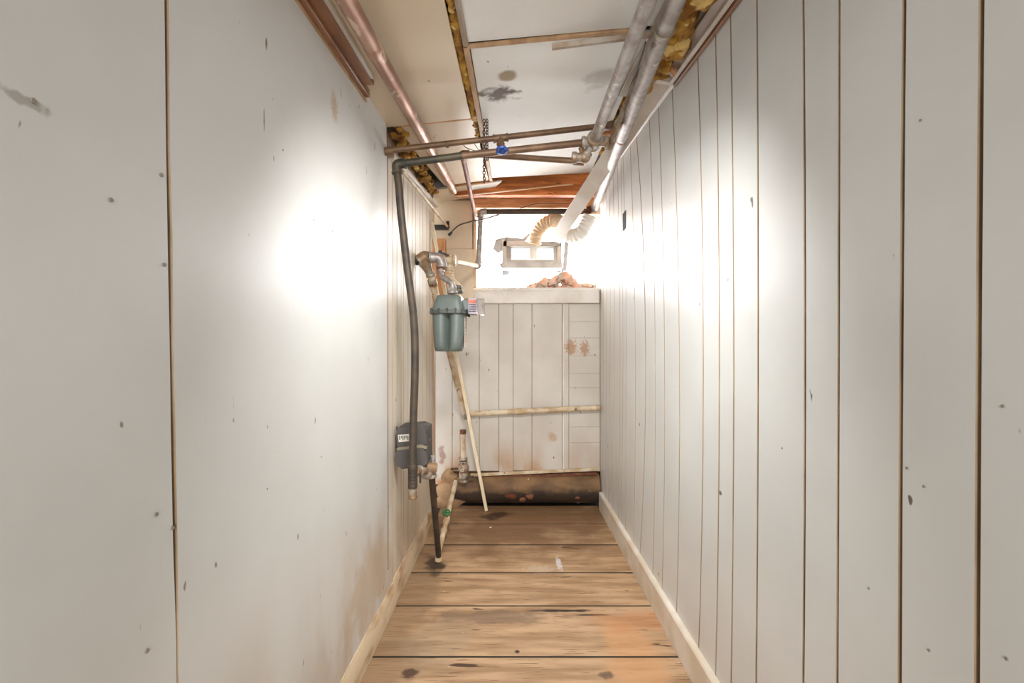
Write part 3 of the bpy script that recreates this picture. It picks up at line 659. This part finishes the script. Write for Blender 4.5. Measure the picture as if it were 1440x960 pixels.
# swivel pipes into the meter
mp = P(634,413,2.5)
t2 = thing('meter_swivel','grey S bent pipe dropping from the manifold into the gas meter','pipe',tuple(mp))
MB().tube(sag([P(620,379,2.57),P(620,387,2.56),P(624,391,2.54),P(632,396,2.51),P(636,400,2.5),P(637,410,2.5)],8),.0155,16).build('bent_pipe','galv',t2)
MB().ring(P(620,381,2.57),(0,0,1),.021,.012).build('collar','galv',t2); MB().ring(P(636.5,404,2.5),(0,0,1),.020,.02).build('collar','galv',t2)
mb=MB(); mb.tube([P(636,405,2.5),P(636,409,2.5)],.029,6); mb.ring(P(636,411,2.5),(0,0,1),.029,.016); mb.build('swivel_nut','galv',t2)
t3 = thing('meter_swivel','second swivel pipe entering the meter behind the front one','pipe',tuple(P(643,412,2.62)))
MB().tube(sag([P(634,390,2.66),P(638,396,2.65),P(644,401,2.64),P(645,412,2.63)],8),.0155,16).build('bent_pipe','painted_pipe',t3)
mb=MB(); mb.ring(P(644.5,404,2.63),(0,0,1),.021,.02); mb.ring(P(644.5,410,2.63),(0,0,1),.028,.018); mb.build('swivel_nut','meter_dark',t3)

# ------------------------------------------------------------------ gas meter
cy_ = 2.56; base = P(633,495,cy_); px_ = cy_/F
cxm = P(633,0,cy_).x
def Z(py): return P(0,py,cy_-.06).z
t = thing('gas_meter','grey green gas meter hanging from pipes by the left wall','gas meter',(cxm,cy_,base.z))
def sect(z, a, b, ox=0, groove=0, n=60, p=6.0):
    out=[]; h=n//2
    for k in range(n):
        if k<h: q=math.cos(math.pi*k/h); sg=1
        else: q=-math.cos(math.pi*(k-h)/h); sg=-1
        q=math.copysign(abs(q)**1.0,q); x=a*q; y=b*max(0,1-abs(q)**p)**(1/p)
        if groove: y*=(1-groove*math.exp(-(q/.15)**2))*(1-.10*((abs(q)-.5)/.5)**2)
        out.append(Vector((cxm+ox+x,cy_+sg*y,z)))
    return out
def loft(secs):
    n=len(secs[0]); vs=[v for s_ in secs for v in s_]; fs=[]
    for i in range(len(secs)-1):
        for k in range(n): fs.append((i*n+k,i*n+(k+1)%n,(i+1)*n+(k+1)%n,(i+1)*n+k))
    fs+=[tuple(range(n))[::-1],tuple(range((len(secs)-1)*n,len(secs)*n))]
    return MB().add(vs,fs)
A=.089
loft([sect(Z(494),A*.70,.075,-.006,.10),sect(Z(493),A*.80,.085,-.006,.22),sect(Z(488),A*.86,.095,-.004,.34),sect(Z(480),A*.92,.10,-.002,.36),
      sect(Z(460),A*.98,.102,0,.36),sect(Z(446),A,.104,0,.34),sect(Z(441),A,.104,0,.15)]).build('lower_case','meter',t,ang=60)
loft([sect(Z(441.5),A*1.12,.120,0,p=5),sect(Z(440.8),A*1.15,.122,0,p=5),sect(Z(437.5),A*1.15,.122,0,p=5),sect(Z(436.8),A*1.12,.12,0,p=5)]).build('flange','meter_dark',t)
loft([sect(Z(437),A*1.04,.112,0),sect(Z(433),A*.98,.108,0),sect(Z(424),A*.86,.100,.001),sect(Z(418),A*.79,.094,.002),sect(Z(416),A*.75,.090,.002),sect(Z(415),A*.68,.082,.002)]).build('upper_case','meter',t,ang=60)
for dx in (-.085,-.045,-.0,.045,.085):
    p=Vector((cxm+dx,cy_-.118,Z(438)))
    MB().tube([p-Vector((0,0,.014)),p+Vector((0,0,.014))],.0065,6).build('flange_bolt','meter_dark',t)
for dy in (-.07,0,.07):
    p=Vector((cxm+A*1.12,cy_+dy,Z(439))); MB().tube([p-Vector((0,0,.016)),p+Vector((0,0,.014))],.007,6).build('flange_bolt','black',t)
a=P(652,440,cy_); b=P(661,423,cy_); MB().box((a.x-.02,cy_-.05,a.z),(b.x,cy_+.04,b.z)).build('index_mount','meter',t)
# index with clear cover
ix0=P(660,0,cy_).x; ix1=P(671,0,cy_).x; ix2=P(681,0,cy_).x; z0=Z(441); z1=Z(419.5)
idx_=MB().box((ix0,cy_-.062,z0),(ix1,cy_+.05,z1)).build('index_body',M.setdefault('index',mat('index_body',(150,140,150),(180,170,178),.35,scale=30)),t)
MB().box((ix0+.001,cy_-.066,z1-.026),(ix1-.002,cy_-.062,z1-.008)).build('pink_label','red',idx_)
for i in range(4): MB().box((ix0+.003,cy_-.0665,z0+.012+.012*i),(ix1-.004,cy_-.062,z0+.016+.012*i)).build('index_line','ink',idx_)
c=.012
def isec(x,k): return [(x,cy_-.066*k,z0+c),(x,cy_-.054*k,z0-.002),(x,cy_+.05*k,z0-.002),(x,cy_+.06*k,z0+c),(x,cy_+.06*k,z1-c),(x,cy_+.05*k,z1+.002),(x,cy_-.054*k,z1+.002),(x,cy_-.066*k,z1-c)]
mb=MB(); mb.hexa(isec(ix1-.012,1.02),isec(ix2,.92)); mb.build('clear_cover','clear',t,label='clear plastic index cover')
# printed strip on the side
strip_=MB().box((cxm+A*.985,cy_-.055,Z(488)),(cxm+A*1.005,cy_-.015,Z(446))).build('label_strip','label',t)
for i,py in enumerate((450,455,460,470,474,477,480)):
    MB().box((cxm+A*1.004,cy_-.05,Z(py)-.005),(cxm+A*1.012,cy_-.022,Z(py)+.003)).build('print_mark','red',strip_)

# ------------------------------------------------------------------ sloping pipe, back pipe, lower valve
q0=P(606,387,2.6); q1=P(654,583,3.30)
pipe('sloping_pipe','cream painted pipe slanting from the wall elbow down behind the meter',[q0,q1],.0215,'painted_pipe',fit=[('ring',q0.lerp(q1,.04),q1-q0,1.25,.04),('ring',q1,q1-q0,1.25,.05)],fm='galv_rust')
b0=P(656,582,3.345); b1=Vector((WR-.012,3.345,P(0,573,3.345).z))
pipe('back_wall_pipe','peeling cream pipe running level across the middle of the back wall',[b0,b1],.0205,'painted_pipe',fit=[('ring',b0.lerp(b1,.40),b1-b0,1.18,.06)])
t=thing('waste_valve','rusty upright pipe stub with valve body low on the back wall','valve',tuple(P(652,672,3.30)))
MB().tube([P(651,606,3.31),P(651.5,646,3.31)],.0175,16).build('pipe_stub','painted_pipe',t)
mb=MB(); mb.ring(P(651,607,3.31),(0,0,1),.023,.03); mb.build('stub_cap','rust',t)
mb=MB(); mb.ring(P(651.5,645,3.31),(0,0,1),.032,.018); mb.ring(P(652,650,3.31),(0,0,1),.028,.016); mb.ball(P(652,658,3.29),.040,16,10); mb.ring(P(652,668,3.30),(0,0,1),.034,.05); mb.ring(P(652,676,3.30),(0,0,1),.030,.02)
mb.build('valve_body','galv_rust',t)
mb=MB(); v=P(650,661,3.245); mb.torus(v,(0,1,0),.009,.003,14,6); mb.build('valve_nut','label',t)
MB().bar(P(634,659,3.29),P(650,659,3.29),.02,.012).build('valve_arm','iron',t); MB().bar(P(655,672,3.28),P(666,670,3.28),.02,.012).build('valve_arm','iron',t)
# floor pipe with green wheel
k0=P(616,783,2.52); k1_=P(641,677,3.28)
k0.z=max(k0.z,.02)
t=pipe('floor_pipe','white pipe with green valve rising from the floor to the back corner',[k0,k1_],.0150,'painted_pipe',fit=[('ring',k0.lerp(k1_,.42),k1_-k0,1.4,.05),('ring',k0.lerp(k1_,.28),k1_-k0,1.35,.02)])
v=k0.lerp(k1_,.45)+Vector((-.004,-.01,.035)); mb=MB(); mb.torus(v,(0,-.5,1),.022,.005,18,8); mb.tube([v-Vector((0,-.01,.03)),v+Vector((0,0,.004))],.006,8)
for k in range(4):
    a=math.pi*k/2; mb.tube([v,v+Vector((math.cos(a)*.022,math.sin(a)*.02,math.sin(a)*.01))],.004,6)
mb.build('handwheel','green',t,label='green handwheel')
# ------------------------------------------------------------------ grey box with valve
yb=2.07
t=thing('regulator_box','dark grey plastic box with barcode label on the left wall','box',tuple(P(580,658,yb)))
def plate(pts, y0, y1, name, m):
    return MB().hexa([(P(x,y,yb).x,y0,P(x,y,yb).z) for x,y in pts],[(P(x,y,yb).x,y1,P(x,y,yb).z) for x,y in pts]).build(name,m,t)
o=plate([(558,603),(561,600),(590,598),(600,602),(601,650),(597,655),(566,658),(559,652)],yb+.02,yb+.13,'back_case','box')
plate([(557,604),(560,601.5),(591,598),(598,603),(600.5,624),(594,625.5),(560,629),(557.5,626)],yb+.004,yb+.03,'upper_cover','box')
plate([(558,631.5),(560,628.5),(592,624.5),(600,627),(600,631),(595,629),(561,632.5)],yb-.012,yb+.03,'cover_band','box_band')
plate([(557,636),(560,632),(594,628.5),(600,634),(602,650),(596,654.5),(566,658.5),(558,652)],yb-.014,yb+.03,'lower_cover','box')
def onlab(x,y,d): return Vector((P(x,y,yb).x, yb+.004-d, P(x,y,yb).z))
plab=[(559.5,611.5),(577,610),(577,620),(560.5,621.5)]
lab_=MB().hexa([onlab(x,y,.002) for x,y in plab],[onlab(x,y,0) for x,y in plab]).build('barcode_label','label',t)
xx=561.0
for i in range(11):
    w_=random.choice((.4,.7,1.0)); h_=random.choice((5.5,6.5,3.5))
    if xx+w_>576.3: break
    q=[(xx,612.6),(xx+w_,612.5),(xx+w_,612.6+h_),(xx,612.7+h_)]
    MB().hexa([onlab(x,y,.003) for x,y in q],[onlab(x,y,.0015) for x,y in q]).build('bar_mark','ink',lab_); xx+=w_+random.choice((.5,.8))
for x,y in ((558,601.5),(598,597.5),(603,618),(605,648)):
    MB().tube([P(x,y,yb+.05),P(x,y,yb+.07)],.008,10).build('screw_lug','iron',t)
t=thing('box_valve','silver valve body under the grey box beside the iron pipe','valve',tuple(P(600,672,2.14)))
mb=MB(); mb.tube([P(584,661,1.98),P(598,662,2.10)],.020,14); mb.ball(P(600,664,2.13),.032,14,10); mb.tube([P(598,656,2.12),P(613,658,2.14)],.026,14); mb.ring(P(606,669,2.15),(0,0,1),.028,.016); mb.ring(P(590,662,2.03),(1,1,0),.026,.016)
mb.build('valve_body','galv_rust',t)
mb=MB(); mb.tube([P(609,641,2.14),P(609,662,2.14)],.012,12); mb.bar(P(606,641,2.14),P(613,641,2.14),.010,.006); mb.build('valve_stem','galv',t)
MB().bar(P(591,665,2.0),P(591,679,2.0),.008,.008,up=(0,1,0)).build('lever','iron',t)
l0=P(607,668,2.16); l1=P(617,781,2.50); l1.z=.02
o=pipe('floor_riser','dark iron pipe dropping from the box valve to the floor',[l0,l1],.0155,'iron')
MB().tube([l1+Vector((0,0,-.018)),l1+Vector((0,0,.02))],[.022,.018],14).build('foot_collar','painted_pipe',o)
# ------------------------------------------------------------------ leaning stick
o=MB().bar(P(607,312,2.98),Vector((P(684,717,3.28).x,3.28,.006)),.022,.022,up=(0,-1,0),ch=.06).build('leaning_stick','stick'); o['label']='long thin pale wooden stick leaning from the floor against the left wall'; o['category']='stick'
# ------------------------------------------------------------------ chain
top=Vector((-.132,2.02,ceil(-.132,2.02)))
t=thing('hanging_chain','small steel chain hanging from the ceiling in front of the crossing pipes','chain',tuple(top+Vector((0,0,-.28))))
link=None
def mklink(pos, rot):
    global link
    if link is None:
        link=MB().torus((0,0,0),(0,1,0),.0056,.0021,12,6,stretch=(0,0,1)); me=bpy.data.meshes.new('link'); me.from_pydata([v for v in link.v],[],link.f)
        me.polygons.foreach_set('use_smooth',[True]*len(me.polygons)); me.materials.append(M['chain']); link=me
    o=bpy.data.objects.new('link',link); COL.objects.link(o); o.parent=t; o.location=Vector(pos)-ORG[t]; o.rotation_euler=(0,0,rot)
for i in range(22): mklink(top+Vector((.0006*math.sin(i),-.014,-.010-.0127*i)), (i%2)*math.pi/2+.4)
for i in range(14): mklink(top+Vector((.013,-.014,-.010-.0127*i)), (i%2)*math.pi/2+.9)
MB().tube(bend([top,top+Vector((0,-.014,0)),top+Vector((.006,-.014,-.008)),top+Vector((.013,-.014,-.004))],.004),.0018,8).build('staple','chain',t)
# debris on the floor
for i,(px,py,r) in enumerate(((813,707,.012),(690,742,.006))):
    p=Vector(((px-CX)*EYE/(py-CY),EYE*F/(py-CY),r*.6)); o=MB().ball(p,r,10,6,.4,60,(1.2,1,.7)).build('plaster_crumb','trim_white'); o['label']=('pale plaster crumb on the floor by the sewer pipe','tiny pale crumb on the floor left of the middle planks')[i]; o['category']='crumb'
# nail heads and dents on the near walls
def nail(px, py, side, r=.004):
    if side=='l': Y=YL(px); c=Vector((WL+.0012,Y,EYE-(py-CY)*Y/F)); par=wall_left; ax=(1,0,0)
    else: Y=YR(px); c=Vector((WR-.0008,Y,EYE-(py-CY)*Y/F)); par=wall_right; ax=(1,0,0)
    MB().ring(c,ax,r,.002,10).build('nail_head','nail',par)
for px,py in ((155,281),(226,246),(206,915),(219,723),(242,742),(46,142),(230,372),(467,325),(441,309),(397,211),(375,687),(451,642)): nail(px,py,'l',.0022+.002*(px<300)*.6)
for px,py in ((1295,169),(1100,630),(1411,571),(1300,684),(1276,658),(1222,827),(1307,914),(1416,926),(1180,574)): nail(px,py,'r',.0022)
